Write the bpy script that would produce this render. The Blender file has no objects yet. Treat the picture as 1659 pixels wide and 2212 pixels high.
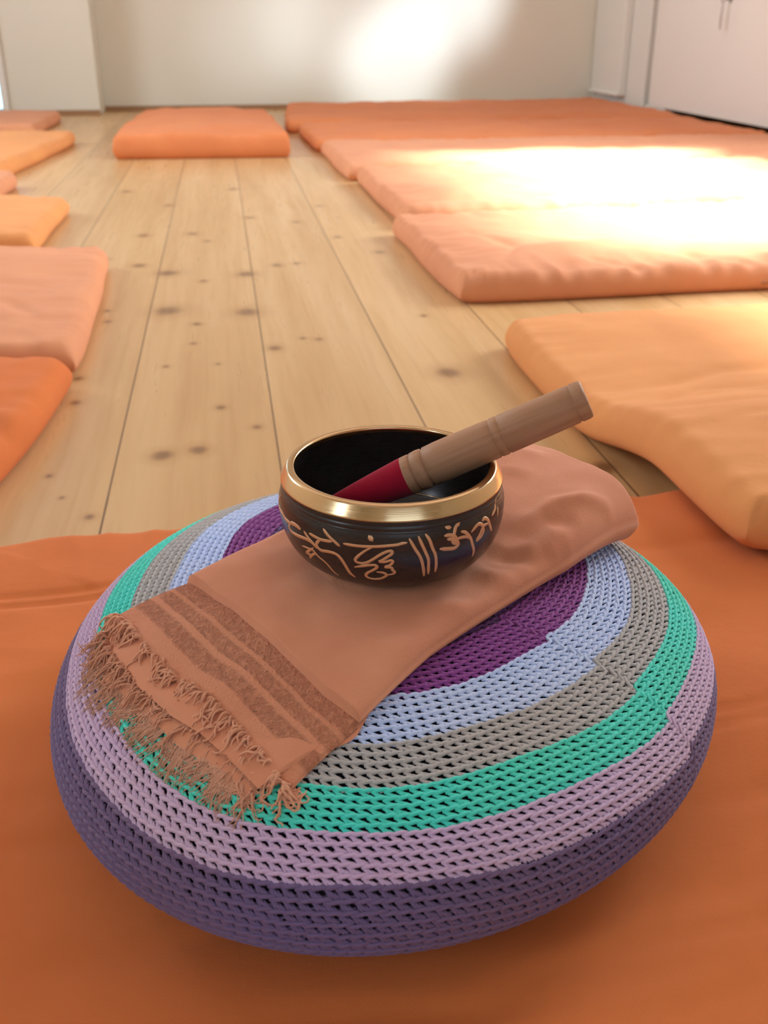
import bpy, math, random
import numpy as np
from mathutils import Vector, noise, Matrix

scene = bpy.context.scene
COL = scene.collection
R = math.radians
rng = np.random.default_rng(7)

# ------------------------------------------------------------------ camera
cam_d = bpy.data.cameras.new('camera')
cam = bpy.data.objects.new('camera', cam_d); COL.objects.link(cam)
cam.location = (0, 0, 0.46)
cam.rotation_euler = (R(90 - 25.6), 0, R(-8.5))
cam_d.sensor_fit = 'VERTICAL'; cam_d.sensor_height = 36.0
cam_d.lens = 2200 / 2212 * 36.0
cam_d.clip_start = 0.02; cam_d.clip_end = 100
cam_d.dof.use_dof = True
cam_d.dof.focus_distance = 0.60
cam_d.dof.aperture_fstop = 13.0
scene.camera = cam

# ------------------------------------------------------------------ world, sun, daylight
world = bpy.data.worlds.new('sky'); scene.world = world
world.use_nodes = True
bg = world.node_tree.nodes['Background']
bg.inputs[0].default_value = (0.62, 0.80, 1.0, 1)
bg.inputs[1].default_value = 2.0

def area(name, loc, rot, sx, sy, power, col, spread=180):
    d = bpy.data.lights.new(name, 'AREA'); d.shape = 'RECTANGLE'; d.size = sx; d.size_y = sy
    d.energy = power; d.color = col; d.spread = R(spread)
    o = bpy.data.objects.new(name, d); o.location = loc; o.rotation_euler = rot; COL.objects.link(o)
    return o

sun_d = bpy.data.lights.new('sun', 'SUN'); sun_d.energy = 28; sun_d.angle = R(7); sun_d.color = (1.0, 0.98, 0.96)
sun = bpy.data.objects.new('sun', sun_d); COL.objects.link(sun)
sun.rotation_euler = Vector((1, -0.03, 0.92)).to_track_quat('Z', 'Y').to_euler()
area('daylight_right_window', (2.74, 2.95, 1.6), (0, R(90), 0), 1.3, 2.1, 98, (0.88, 0.94, 1.0), 140)
area('daylight_left_window', (-2.54, -0.85, 1.75), (0, R(-90), 0), 1.2, 0.4, 12, (0.80, 0.90, 1.0))
area('daylight_far_left_window', (-2.54, 3.6, 1.6), (0, R(-90), 0), 1.4, 1.8, 60, (0.83, 0.92, 1.0), 150)
area('added_rear_fill', (0.4, -2.94, 1.7), (R(90), 0, 0), 2.4, 1.4, 2.5, (0.95, 0.97, 1.0))  # fill light added behind the camera
# added spot lamps make the far-wall glow, standing in for pane reflections
for (en, sz, tx, tz) in ((950, 10, 1.05, 0.24), (900, 13, 1.42, 0.70), (300, 10, 0.24, 0.42), (420, 12, 0.66, 0.50)):
    spot_d = bpy.data.lights.new('added_wall_glow', 'SPOT'); spot_d.energy = en; spot_d.spot_size = R(sz); spot_d.spot_blend = 1.0
    spot_d.color = (0.72, 0.86, 1.0); spot_d.shadow_soft_size = 0.12
    spot = bpy.data.objects.new('added_wall_glow', spot_d); COL.objects.link(spot)
    spot.location = (2.55, 2.2, 1.4)
    spot.rotation_euler = (Vector((tx, 6.55, tz)) - spot.location).to_track_quat('-Z', 'Y').to_euler()

vs = scene.view_settings
vs.view_transform = 'Standard'; vs.look = 'None'; vs.gamma = 1.0; vs.use_curve_mapping = False
vs.exposure = 0.0
scene.cycles.max_bounces = 8; scene.cycles.diffuse_bounces = 5; scene.cycles.glossy_bounces = 4
scene.cycles.use_denoising = True
scene.cycles.sample_clamp_indirect = 6.0
scene.cycles.caustics_reflective = False; scene.cycles.caustics_refractive = False

# ------------------------------------------------------------------ helpers
def link(name, me, mat=None, parent=None):
    o = bpy.data.objects.new(name, me); COL.objects.link(o)
    if mat is not None: me.materials.append(mat)
    if parent is not None: o.parent = parent
    return o

def pymesh(name, verts, faces, smooth=True):
    me = bpy.data.meshes.new(name)
    me.from_pydata([tuple(v) for v in verts], [], faces)
    me.validate(); me.update()
    if smooth: me.polygons.foreach_set('use_smooth', [True] * len(me.polygons))
    return me

def npmesh(name, V, Q, smooth=True):
    """fast quad mesh from numpy arrays"""
    me = bpy.data.meshes.new(name)
    V = np.asarray(V, np.float32); Q = np.asarray(Q, np.int32)
    me.vertices.add(len(V)); me.vertices.foreach_set('co', V.ravel())
    me.loops.add(Q.size); me.loops.foreach_set('vertex_index', Q.ravel())
    me.polygons.add(len(Q))
    me.polygons.foreach_set('loop_start', np.arange(0, Q.size, 4, dtype=np.int32))
    me.polygons.foreach_set('loop_total', np.full(len(Q), 4, np.int32))
    me.update(calc_edges=True)
    me.polygons.foreach_set('use_smooth', np.full(len(Q), smooth, dtype=bool))
    me.update()
    return me

def thing(name, label, cat, loc=(0, 0, 0), group=None):
    o = bpy.data.objects.new(name, None); COL.objects.link(o); o.location = loc
    o.empty_display_size = 0.05
    return tag(o, label, cat, group)

def tag(o, label, cat, group=None):
    o['label'] = label; o['category'] = cat
    if group: o['group'] = group
    return o

def boxes(L):
    V, Fc = [], []
    for (x0, y0, z0, x1, y1, z1) in L:
        b = len(V)
        V += [(x0, y0, z0), (x1, y0, z0), (x1, y1, z0), (x0, y1, z0), (x0, y0, z1), (x1, y0, z1), (x1, y1, z1), (x0, y1, z1)]
        Fc += [(b, b+3, b+2, b+1), (b+4, b+5, b+6, b+7), (b, b+1, b+5, b+4), (b+1, b+2, b+6, b+5), (b+2, b+3, b+7, b+6), (b+3, b, b+4, b+7)]
    return V, Fc

def box(name, L, mat, parent=None, bevel=0.0, smooth=False):
    if isinstance(L, tuple): L = [L]
    V, Fc = boxes(L)
    o = link(name, pymesh(name, V, Fc, smooth), mat, parent)
    if bevel:
        m = o.modifiers.new('bevel', 'BEVEL'); m.width = bevel; m.segments = 3
    return o

def struct(name, L, mat, bevel=0.0):
    o = box(name, L, mat, None, bevel); o['kind'] = 'structure'; return o

def lathe(prof, n=96, closed=False):
    V, Fc = [], []
    for r, z in prof:
        for k in range(n):
            a = 2 * math.pi * k / n; V.append((r * math.cos(a), r * math.sin(a), z))
    m = len(prof)
    for i in range(m - 1 + (1 if closed else 0)):
        for k in range(n):
            a, b = i * n + k, i * n + (k + 1) % n; j = (i + 1) % m
            Fc.append((a, b, j * n + (k + 1) % n, j * n + k))
    return V, Fc

def tubes(P, rad, side, sides=6, up=None, flat=1.0, taper=None):
    """P: (n, k, 3) polylines -> quads of n tubes. rad scalar. up (n,k,3) optional normal."""
    n, k, _ = P.shape
    T = np.gradient(P, axis=1); T /= np.linalg.norm(T, axis=2, keepdims=True) + 1e-12
    if up is None:
        up = np.zeros_like(P); up[..., 2] = 1.0; up[..., 0] = 0.013
    S = np.cross(T, up); S /= np.linalg.norm(S, axis=2, keepdims=True) + 1e-12
    U = np.cross(S, T)
    a = np.arange(sides) * 2 * math.pi / sides
    rr = np.full((1, k, 1, 1), 1.0) if taper is None else np.asarray(taper).reshape(1, k, 1, 1)
    V = P[:, :, None, :] + rad * rr * (np.cos(a)[None, None, :, None] * S[:, :, None, :] + flat * np.sin(a)[None, None, :, None] * U[:, :, None, :])
    V = V.reshape(-1, 3)
    i = np.arange(n)[:, None, None]; j = np.arange(k - 1)[None, :, None]; s = np.arange(sides)[None, None, :]
    s2 = (s + 1) % sides; b = (i * k + j) * sides; b2 = b + sides
    Q = np.stack([b + s, b + s2, b2 + s2, b2 + s], -1).reshape(-1, 4)
    return V, Q

# ------------------------------------------------------------------ materials
class NT:
    def __init__(s, name, rough=0.6, spec=0.5):
        s.m = bpy.data.materials.new(name); s.m.use_nodes = True
        s.t = s.m.node_tree; s.b = s.t.nodes['Principled BSDF']
        s.b.inputs['Roughness'].default_value = rough
        s.b.inputs['Specular IOR Level'].default_value = spec
    def n(s, kind, **kw):
        o = s.t.nodes.new(kind)
        for k, v in kw.items(): setattr(o, k, v)
        return o
    def l(s, a, b): s.t.links.new(a, b)
    def coord(s, scale=(1, 1, 1), kind='Object'):
        tc = s.n('ShaderNodeTexCoord'); mp = s.n('ShaderNodeMapping'); mp.inputs['Scale'].default_value = scale
        s.l(tc.outputs[kind], mp.inputs['Vector']); return mp.outputs['Vector']
    def noise(s, vec, scale, detail=3, rough=0.5):
        x = s.n('ShaderNodeTexNoise'); x.inputs['Scale'].default_value = scale; x.inputs['Detail'].default_value = detail
        x.inputs['Roughness'].default_value = rough
        if vec is not None: s.l(vec, x.inputs['Vector'])
        return x.outputs['Fac']
    def ramp(s, fac, stops, interp='LINEAR'):
        r = s.n('ShaderNodeValToRGB'); r.color_ramp.interpolation = interp
        e = r.color_ramp.elements
        while len(e) < len(stops): e.new(0.5)
        for q, (p, c) in zip(e, stops):
            q.position = p; q.color = (c[0], c[1], c[2], 1) if not isinstance(c, (int, float)) else (c, c, c, 1)
        s.l(fac, r.inputs[0]); return r.outputs[0]
    def mix(s, a, b, f, mode='MIX'):
        m = s.n('ShaderNodeMix', data_type='RGBA', blend_type=mode)
        for sock, v in ((m.inputs[6], a), (m.inputs[7], b), (m.inputs[0], f)):
            if hasattr(v, 'is_linked') or hasattr(v, 'node'): s.l(v, sock)
            elif isinstance(v, (tuple, list)): sock.default_value = (v[0], v[1], v[2], 1)
            else: sock.default_value = v
        return m.outputs[2]
    def math(s, op, a, b=None, c=None):
        m = s.n('ShaderNodeMath', operation=op)
        for i, v in enumerate((a, b, c)):
            if v is None: continue
            if hasattr(v, 'node'): s.l(v, m.inputs[i])
            else: m.inputs[i].default_value = v
        return m.outputs[0]
    def color(s, c):
        if hasattr(c, 'node'): s.l(c, s.b.inputs['Base Color'])
        else: s.b.inputs['Base Color'].default_value = (c[0], c[1], c[2], 1)
    def bump(s, h, strength=0.3, dist=0.001):
        b = s.n('ShaderNodeBump'); b.inputs['Strength'].default_value = strength; b.inputs['Distance'].default_value = dist
        s.l(h, b.inputs['Height']); s.l(b.outputs[0], s.b.inputs['Normal'])

def paint(name, c, rough=0.5, spec=0.4, var=0.04):
    m = NT(name, rough, spec); v = m.coord()
    f = m.noise(v, 1.6, 3); c2 = tuple(x * (1 - var) for x in c)
    m.color(m.mix(c, c2, f)); m.bump(m.noise(v, 60, 2), 0.15, 0.002); return m.m

def cotton(name, c, weave=900, var=0.10, sheen=0.0):
    m = NT(name, 0.92, 0.15); v = m.coord()
    f = m.ramp(m.noise(v, 5.0, 5, 0.6), [(0.3, 0.0), (0.7, 1.0)])
    c2 = (c[0] * (1 - var), c[1] * (1 - var * 1.4), c[2] * (1 - var * 1.2))
    m.color(m.mix(c, c2, f))
    w = m.n('ShaderNodeTexWave', wave_type='BANDS', bands_direction='DIAGONAL'); w.inputs['Scale'].default_value = weave / 3.0
    w.inputs['Distortion'].default_value = 1.5; m.l(v, w.inputs['Vector'])
    h = m.math('ADD', m.math('MULTIPLY', w.outputs['Fac'], 0.06), m.math('MULTIPLY', m.noise(v, 30, 4, 0.6), 1.6))
    m.bump(h, 0.5, 0.0012)
    m.b.inputs['Sheen Weight'].default_value = 0.05
    return m.m

M_WALL = paint('cream_wall_paint', (0.74, 0.71, 0.60), 0.5, 0.35)
M_WHITE = paint('white_gloss_paint', (0.82, 0.78, 0.72), 0.35, 0.5)
M_TRIM = paint('grey_white_paint', (0.76, 0.74, 0.68), 0.4, 0.4)
M_CEIL = paint('ceiling_white', (0.66, 0.65, 0.62), 0.8, 0.2)
M_DARK = paint('dark_step_grey', (0.05, 0.05, 0.055), 0.8, 0.2)  # dark grey of the step outside the glazed door
M_OUT = paint('pale_blue_terrace', (0.25, 0.55, 0.72), 0.8, 0.2)

# ------------------------------------------------------------------ the room
XR, XL, YB, YF, ZC = 2.8, -2.6, 6.55, -3.0, 2.9
KNOTS = [(-.052,1.152,1),(-.094,1.141,1.1),(.02,1.219,.6),(-.025,1.299,.6),(-.105,1.493,.5),(-.161,.983,.5),(-.218,1.098,.4),(-.196,1.036,.3),(-.204,2.561,1.2),(-.161,3.011,1.3),(-.087,2.567,1.3),(-.052,2.467,.7),(-.192,2.216,1.2),(-.128,2.135,1.8),(-.056,2.052,.7),(.03,2.102,1.7),(-.114,1.823,2.2),(-.063,1.728,.7),(.025,1.796,1.9),(-.222,1.84,.6),(-.215,1.766,.6),(.097,2.177,1),(.139,2.19,.8),(.061,1.565,1),(.133,1.605,.6),(.108,1.614,.5),(-.067,1.611,.5),(-.028,1.495,.4),(-.227,1.454,.7),(-.219,1.348,.7),(.331,2.28,1),(.306,1.402,1.7),(.328,1.725,.6),(.256,2.94,1),(.258,2.474,.9),(.41,1.029,1.2),(.174,2.691,1.),(.058,2.778,1.1),(-.266,2.293,.8),(-.3,3.3,1.4),(.02,3.3,1.3)]

def floor_material():
    m = NT('varnished_pine_planks', 0.32, 0.5)
    tc = m.n('ShaderNodeTexCoord'); sx = m.n('ShaderNodeSeparateXYZ'); m.l(tc.outputs['Object'], sx.inputs[0])
    X, Yc = sx.outputs[0], sx.outputs[1]
    p = m.math('DIVIDE', m.math('ADD', X, 0.147 + 0.189 * 40), 0.189)
    idx = m.math('FLOOR', p); fr = m.math('FRACT', p)
    wn = m.n('ShaderNodeTexWhiteNoise', noise_dimensions='1D'); m.l(idx, wn.inputs['W'])
    rnd = wn.outputs['Value']
    # grain, stretched along the boards and shifted per board
    cv = m.n('ShaderNodeCombineXYZ')
    m.l(m.math('ADD', m.math('MULTIPLY', X, 14.0), m.math('MULTIPLY', rnd, 37.0)), cv.inputs[0])
    m.l(m.math('ADD', m.math('MULTIPLY', Yc, 0.9), m.math('MULTIPLY', rnd, 11.0)), cv.inputs[1])
    m.l(m.math('MULTIPLY', rnd, 5.0), cv.inputs[2])
    g1 = m.noise(cv.outputs[0], 1.0, 4, 0.55)
    cv2 = m.n('ShaderNodeCombineXYZ')
    m.l(m.math('ADD', m.math('MULTIPLY', X, 90.0), m.math('MULTIPLY', g1, 6.0)), cv2.inputs[0])
    m.l(m.math('MULTIPLY', Yc, 2.5), cv2.inputs[1]); m.l(rnd, cv2.inputs[2])
    g2 = m.noise(cv2.outputs[0], 1.0, 3, 0.6)
    base = m.ramp(g1, [(0.25, (0.54, 0.31, 0.125)), (0.5, (0.64, 0.40, 0.185)), (0.75, (0.72, 0.48, 0.25))])
    base = m.mix(base, (0.47, 0.25, 0.10), m.ramp(g2, [(0.50, 0.0), (0.8, 0.40)]))
    tint = m.ramp(rnd, [(0.0, (0.90, 0.88, 0.86)), (1.0, (1.05, 1.04, 1.0))])
    base = m.mix(base, tint, 1.0, 'MULTIPLY')
    # knots with a halo, whorl-shaped
    tot = None; hal = None
    nv = m.n('ShaderNodeTexNoise'); nv.inputs['Scale'].default_value = 18; m.l(tc.outputs['Object'], nv.inputs['Vector'])
    jig = m.math('MULTIPLY', m.math('SUBTRACT', nv.outputs['Fac'], 0.5), 0.9)
    for (kx, ky, ks) in KNOTS:
        a = 0.0095 * ks; b = 0.012 * ks
        dx = m.math('DIVIDE', m.math('SUBTRACT', X, kx), a); dy = m.math('DIVIDE', m.math('SUBTRACT', Yc, ky), b)
        d = m.math('SQRT', m.math('ADD', m.math('MULTIPLY', dx, dx), m.math('MULTIPLY', dy, dy)))
        tot = d if tot is None else m.math('MINIMUM', tot, d)
    dj = m.math('ADD', tot, jig)
    base = m.mix(base, (0.40, 0.20, 0.075), m.ramp(dj, [(0.0, 0.55), (1.0, 0.0)]) if False else m.math('MULTIPLY', m.math('MAXIMUM', m.math('SUBTRACT', 1.0, m.math('MULTIPLY', dj, 0.33)), 0.0), 0.68))
    base = m.mix(base, (0.16, 0.07, 0.03), m.math('MULTIPLY', m.math('MINIMUM', m.math('MAXIMUM', m.math('SUBTRACT', 1.45, dj), 0.0), 1.0), 0.70))
    # gaps
    e = m.math('MINIMUM', fr, m.math('SUBTRACT', 1.0, fr))
    gap = m.math('LESS_THAN', e, 0.0065)
    base = m.mix(base, (0.13, 0.06, 0.025), m.math('MULTIPLY', gap, 0.85))
    m.color(base)
    h = m.math('SUBTRACT', m.math('MULTIPLY', g2, 0.15), m.math('MULTIPLY', gap, 1.0))
    m.bump(h, 0.5, 0.0012)
    m.l(m.ramp(g2, [(0.2, 0.24), (0.8, 0.40)]), m.b.inputs['Roughness'])
    return m.m

fl = struct('floor', (XL, YF, -0.05, XR, YB + 0.05, 0.0), floor_material())
struct('ceiling', (XL, YF, ZC, XR, YB, ZC + 0.1), M_CEIL)
# far wall, with a glazed door opening at its left end beyond the protruding pier
struct('wall_back', [(-1.15, YB, 0, XR, YB + 0.2, ZC), (XL, YB, 2.2, -1.15, YB + 0.2, ZC)], M_WALL)
struct('wall_back_pier', [(-1.15, 6.27, 0, -0.665, YB, ZC)], M_WALL, 0.006)
struct('trim_1', [(-1.15, 6.255, 0, -0.665, 6.27, 0.028), (-0.665, 6.532, 0, 0.45, YB, 0.028)], paint('worn_brown_skirting', (0.33, 0.18, 0.085), 0.5, 0.4))
struct('trim_2', [(-1.185, 6.24, 0, -1.15, 6.32, 2.2)], M_WHITE, 0.004)
struct('wall_right', [(XR, YF, 0, XR + 0.2, 1.0, ZC), (XR, 1.62, 0, XR + 0.2, 1.85, ZC), (XR, 1.0, 0, XR + 0.2, 1.62, 1.12), (XR, 1.0, 1.98, XR + 0.2, 1.62, ZC), (XR, 4.08, 0, XR + 0.2, YB, ZC), (XR, 1.85, 0, XR + 0.2, 4.08, 1.12), (XR, 1.85, 2.14, XR + 0.2, 4.08, ZC)], M_WALL)
struct('wall_left', [(XL - 0.2, YF, 0, XL, -1.35, ZC), (XL - 0.2, -0.35, 0, XL, 2.7, ZC), (XL - 0.2, 4.5, 0, XL, YB, ZC), (XL - 0.2, 2.7, 0, XL, 4.5, 0.9), (XL - 0.2, 2.7, 2.3, XL, 4.5, ZC), (XL - 0.2, -1.35, 0, XL, -0.35, 0.95), (XL - 0.2, -1.35, 2.45, XL, -0.35, ZC)], M_WALL)
struct('wall_front', [(XL, YF - 0.2, 0, -0.8, YF, ZC), (1.6, YF - 0.2, 0, XR, YF, ZC), (-0.8, YF - 0.2, 0, 1.6, YF, 0.95), (-0.8, YF - 0.2, 2.45, 1.6, YF, ZC)], M_WALL)
# chimney breast in the right corner, with a boxed panel
struct('wall_right_corner', [(2.31, 5.78, 0, XR, YB, ZC)], M_TRIM, 0.006)

def frame_rect(name, axis, p, a0, a1, z0, z1, w, t, mat):
    L = []
    for (b0, b1, c0, c1) in ((a0, a1, z0, z0 + w), (a0, a1, z1 - w, z1), (a0, a0 + w, z0 + w, z1 - w), (a1 - w, a1, z0 + w, z1 - w)):
        L.append((p, b0, c0, p + t, b1, c1) if axis == 'x' else (b0, p, c0, b1, p + t, c1))
    return struct(name, L, mat)
frame_rect('window_1', 'x', XR + 0.06, 1.85, 4.08, 1.12, 2.14, 0.05, 0.05, M_WHITE)
frame_rect('window_2', 'x', XL - 0.12, -1.35, -0.35, 0.95, 2.45, 0.05, 0.05, M_WHITE)
frame_rect('added_rear_window', 'y', YF - 0.12, -0.8, 1.6, 0.95, 2.45, 0.05, 0.05, M_WHITE)  # unseen window added in the rear wall for the fill
frame_rect('window_5', 'x', XR + 0.06, 1.0, 1.62, 1.12, 1.98, 0.02, 0.05, M_WHITE)
frame_rect('window_4', 'x', XL - 0.12, 2.7, 4.5, 0.9, 2.3, 0.05, 0.05, M_WHITE)
# glazed door at the far left, seen as a narrow strip
dr = frame_rect('door_1', 'y', 6.34, XL + 0.02, -1.187, 0.0, 2.2, 0.012, 0.04, M_WHITE)
gl = NT('clear_glass', 0.02, 0.5); gl.b.inputs['Transmission Weight'].default_value = 1.0; gl.b.inputs['IOR'].default_value = 1.02
gl.color((0.95, 1, 1))
pane = box('door_pane', (XL + 0.05, 6.352, 0.01, -1.19, 6.36, 2.17), gl.m, dr)
struct('ground_outside', [(-9, 7.9, -0.25, 3, 30, -0.2)], M_OUT)
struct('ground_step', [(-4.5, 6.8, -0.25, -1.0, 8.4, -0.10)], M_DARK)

# boxed panel on the chimney breast
pan = thing('wall_panel', 'narrow white boxed panel on the wall in the far right corner, above the mats', 'panel', (2.31, 6.3, 0.09))
box('panel_board', (-0.045, -0.25, 0.0, 0.0, 0.235, 1.9), M_TRIM, pan, 0.008)
box('bottom_lip', (-0.062, -0.25, -0.004, 0.0, 0.235, 0.012), M_WHITE, pan, 0.003)
box('side_strip', (-0.03, 0.235, -0.085, 0.0, 0.25, 1.9), M_WHITE, pan, 0.002)

# white cupboard along the right wall, raised on feet, with a key in its lock
cb = thing('cupboard', 'large white painted cupboard raised on feet behind the mats on the right', 'cupboard', (2.3, 4.9, 0))
box('carcass', [(0.02, -1.3, 0.062, 0.46, 0.83, 2.1)], M_WHITE, cb, 0.006)
for i, (a, b) in enumerate(((-1.295, 0.70),)):
    box('door', (-0.004, a, 0.06, 0.02, b, 2.09), M_WHITE, cb, 0.004)
box('foot', (0.0, 0.55, 0.0, 0.06, 0.82, 0.062), M_TRIM, cb, 0.004)
box('foot', (0.0, -1.3, 0.0, 0.06, -1.2, 0.062), M_TRIM, cb, 0.004)
M_LOCK = NT('dull_grey_metal', 0.5, 0.5); M_LOCK.b.inputs['Metallic'].default_value = 0.6; M_LOCK.color((0.30, 0.27, 0.26))
M_LOCK = M_LOCK.m
# lock plate: a small shield
sh = [(-0.022, 0.05), (0.022, 0.05), (0.022, 0.0), (0.012, -0.014), (0.0, -0.024), (-0.012, -0.014), (-0.022, 0.0)]
V = [(-0.006, y, z) for y, z in sh] + [(-0.0035, y, z) for y, z in sh]
k = len(sh); Fc = [tuple(range(k)), tuple(range(2 * k - 1, k - 1, -1))] + [(i, (i + 1) % k, k + (i + 1) % k, k + i) for i in range(k)]
lk = link('lock_plate', pymesh('lock_plate', V, Fc, False), M_LOCK, cb); lk.location = (0, -0.072, 0.566)
key = thing('door_key', 'grey key with a hanging tag in the lock of the white cupboard', 'key', (2.29, 4.828, 0.56))
Vt, Qt = tubes(np.array([[(0.006, 0, 0.0), (-0.012, 0, 0), (-0.022, 0, 0)]]), 0.003, 0, 8)
link('key_shaft', npmesh('key_shaft', Vt, Qt), M_LOCK, key)
ang = np.linspace(0, 2 * math.pi, 17)
Vt, Qt = tubes(np.stack([-0.03 + 0.009 * np.cos(ang), 0 * ang, 0.012 * np.sin(ang)], -1)[None], 0.0018, 0, 6)
link('key_bow', npmesh('key_bow', Vt, Qt), M_LOCK, key)
zz = np.linspace(-0.008, -0.122, 8)
Vt, Qt = tubes(np.stack([-0.03 + 0 * zz, 0.002 * np.sin(zz * 60), zz], -1)[None], 0.0085, 0, 8, up=np.tile(np.array([1., 0, 0.01]), (1, 8, 1)), flat=0.25,
               taper=[.5, .7, .8, .8, 1.0, 1.0, 1.0, .8])
link('key_tag', npmesh('key_tag', Vt, Qt), paint('mauve_grey_ribbon', (0.42, 0.36, 0.34), 0.8, 0.2), key)['label'] = 'hanging ribbon tag'

# ------------------------------------------------------------------ futon mats
ORANGE = (0.69, 0.195, 0.055)
M_ORANGE = cotton('orange_cotton', ORANGE)
M_ORANGE2 = cotton('lit_orange_cotton', (0.74, 0.33, 0.17))  # lit copy of the mat orange; pinkish sun bounce put into the colour
M_MID = cotton('orange_cotton_lighter', (0.73, 0.25, 0.095))
M_AMBER = cotton('amber_orange_cotton', (0.80, 0.35, 0.125))

def smooth01(x): x = min(1, max(0, x)); return x * x * (3 - 2 * x)

def mat(label, quad, t, mtl, z0=0.0, nu=70, nv=50, seed=0, wr=0.004, creases=(), corner=0.022, raise_fn=None, zs_fn=None, edge=0.026, group='orange futon mats laid around the floor', folds=0):
    """quad: plan corners (near-left, near-right, far-right, far-left). creases: (points, depth, half width)"""
    q = [np.array(c, float) for c in quad]
    L = (np.linalg.norm(q[1] - q[0]) + np.linalg.norm(q[2] - q[3])) / 2; W = (np.linalg.norm(q[3] - q[0]) + np.linalg.norm(q[2] - q[1])) / 2
    def axis(n, size):
        a = np.linspace(-1, 1, n); k = 0.45
        return np.sign(a) * (1 - (1 - np.abs(a)) ** (1 + k) * 1.0)
    S, T = axis(nu, L), axis(nv, W)
    cen = sum(q) / 4
    V = []
    kL, kW = corner * W / L, corner * L / W
    kL, kW = min(kL, 0.09), min(kW, 0.09)
    cr = [(np.array(p, float), d, w) for p, d, w in creases]
    for side in (1, -1):
        for tt in T:
            for s in S:
                x = s * (1 - kL * abs(tt) ** 9 * 0.8); y = tt * (1 - kW * abs(s) ** 14 * 0.8)
                a, b = (x + 1) / 2, (y + 1) / 2
                P = (1 - a) * (1 - b) * q[0] + a * (1 - b) * q[1] + a * b * q[2] + (1 - a) * b * q[3]
                ds, dt = (1 - abs(s)) * L / 2, (1 - abs(tt)) * W / 2
                f1 = min(1, ds / edge); f2 = min(1, dt / edge)
                f = math.sqrt(max(0, 1 - (1 - f1) ** 2)) * math.sqrt(max(0, 1 - (1 - f2) ** 2))
                # wavy outline
                n1 = noise.noise(Vector((P[0] * 4 + seed, P[1] * 4, 3.1))) * 0.008
                z = 0.0
                if side == 1:
                    z = t * 0.42 + t * 0.58 * f
                    bul = min(1, min(ds, dt) / 0.16); z += t * 0.16 * smooth01(bul)
                    w = noise.noise(Vector((P[0] * 5 + seed * 3.3, P[1] * 7, 0.5))) * 1.2 + noise.noise(Vector((P[0] * 13, P[1] * 17 + seed, 7))) * 0.6
                    # gathered wrinkles running in from the edges
                    rid = 1 - abs(noise.noise(Vector((P[0] * (22 if dt < ds else 5), P[1] * (5 if dt < ds else 22), seed * 2.0))))
                    gz = math.exp(-min(ds, dt) / 0.09)
                    z += (wr * w + wr * 1.3 * (rid - 0.8) * gz * 1.6) * min(1, 0.25 + 0.75 * f)
                    for p, d, cw in cr:
                        best = 9
                        for i in range(len(p) - 1):
                            ab = p[i + 1] - p[i]; u = max(0, min(1, np.dot(P - p[i], ab) / (np.dot(ab, ab) + 1e-9)))
                            dd = np.linalg.norm(P - p[i] - ab * u) ; 
                            if dd < best: best = dd; bu = (i + u) / (len(p) - 1)
                        if best < cw * 4: z -= d * math.exp(-(best / cw) ** 2) * min(1, 4 * min(bu, 1 - bu) + 0.25)
                    for k_ in range(folds):
                        zf = t * (k_ + 1) / (folds + 1)
                else:
                    z = t * 0.42 * (1 - f) * 0.9
                    z = max(0.0, z - 0.003)
                z = max(z, 0.0) * (zs_fn(P[1]) if zs_fn else 1.0) + z0
                if raise_fn: z += raise_fn(P[0], P[1])
                V.append((P[0] + n1, P[1] + n1 * 0.7, z))
    nuv = nu * nv; Q = []
    for sd in (0, 1):
        for j in range(nv - 1):
            for i in range(nu - 1):
                a = sd * nuv + j * nu + i
                Q.append((a, a + 1, a + nu + 1, a + nu) if sd == 0 else (a, a + nu, a + nu + 1, a + 1))
    ring = [i for i in range(nu)] + [j * nu + nu - 1 for j in range(1, nv)] + [(nv - 1) * nu + i for i in range(nu - 2, -1, -1)] + [j * nu for j in range(nv - 2, 0, -1)]
    for i in range(len(ring)):
        a, b = ring[i], ring[(i + 1) % len(ring)]
        Q.append((a, a + nuv, b + nuv, b))
    V = np.array(V); 
    base = np.array([cen[0], cen[1], z0])
    o = link('futon_mat', npmesh('futon_mat', V - base, Q), mtl)
    o.location = base
    return tag(o, label, 'mat', group)

# the mat under the cushion
F_CREASE = [([(-.28, .735), (-.05, .742), (.02, .74)], .0034, .0045), ([(-.28, .750), (-.05, .756), (.02, .754)], .0025, .0045),
            ([(.24, .512), (.40, .527), (.9, .567)], .0032, .004), ([(.24, .498), (.40, .512), (.9, .552)], .0032, .004), ([(-.25, .46), (-.13, .455), (-.05, .45)], .0025, .006), ([(.25, .43), (.36, .45), (.5, .45)], .003, .008), ([(.20, .36), (.30, .385), (.4, .38)], .003, .009), ([(.10, .325), (.19, .345), (.29, .35)], .003, .006),
            ([(-.20, .37), (-.10, .372), (0.0, .385)], .0016, .005), ([(-.18, .50), (-.13, .49)], .0016, .01),
            ([(.28, .745), (.40, .76), (.6, .77)], .002, .012), ([(.26, .60), (.38, .65)], .002, .02), ([(-.03, .33), (.10, .315), (.22, .33)], .003, .008),
            ([(.0, .30), (.12, .298), (.26, .315)], .002, .006)]
mat('orange futon mat in the foreground carrying the round crocheted cushion', [(-.25, .02), (0.98, .0), (0.98, .90), (-.25, .878)], .040, M_ORANGE, nu=310, nv=215, seed=1, wr=0.0034, creases=F_CREASE, corner=0.03)
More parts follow.
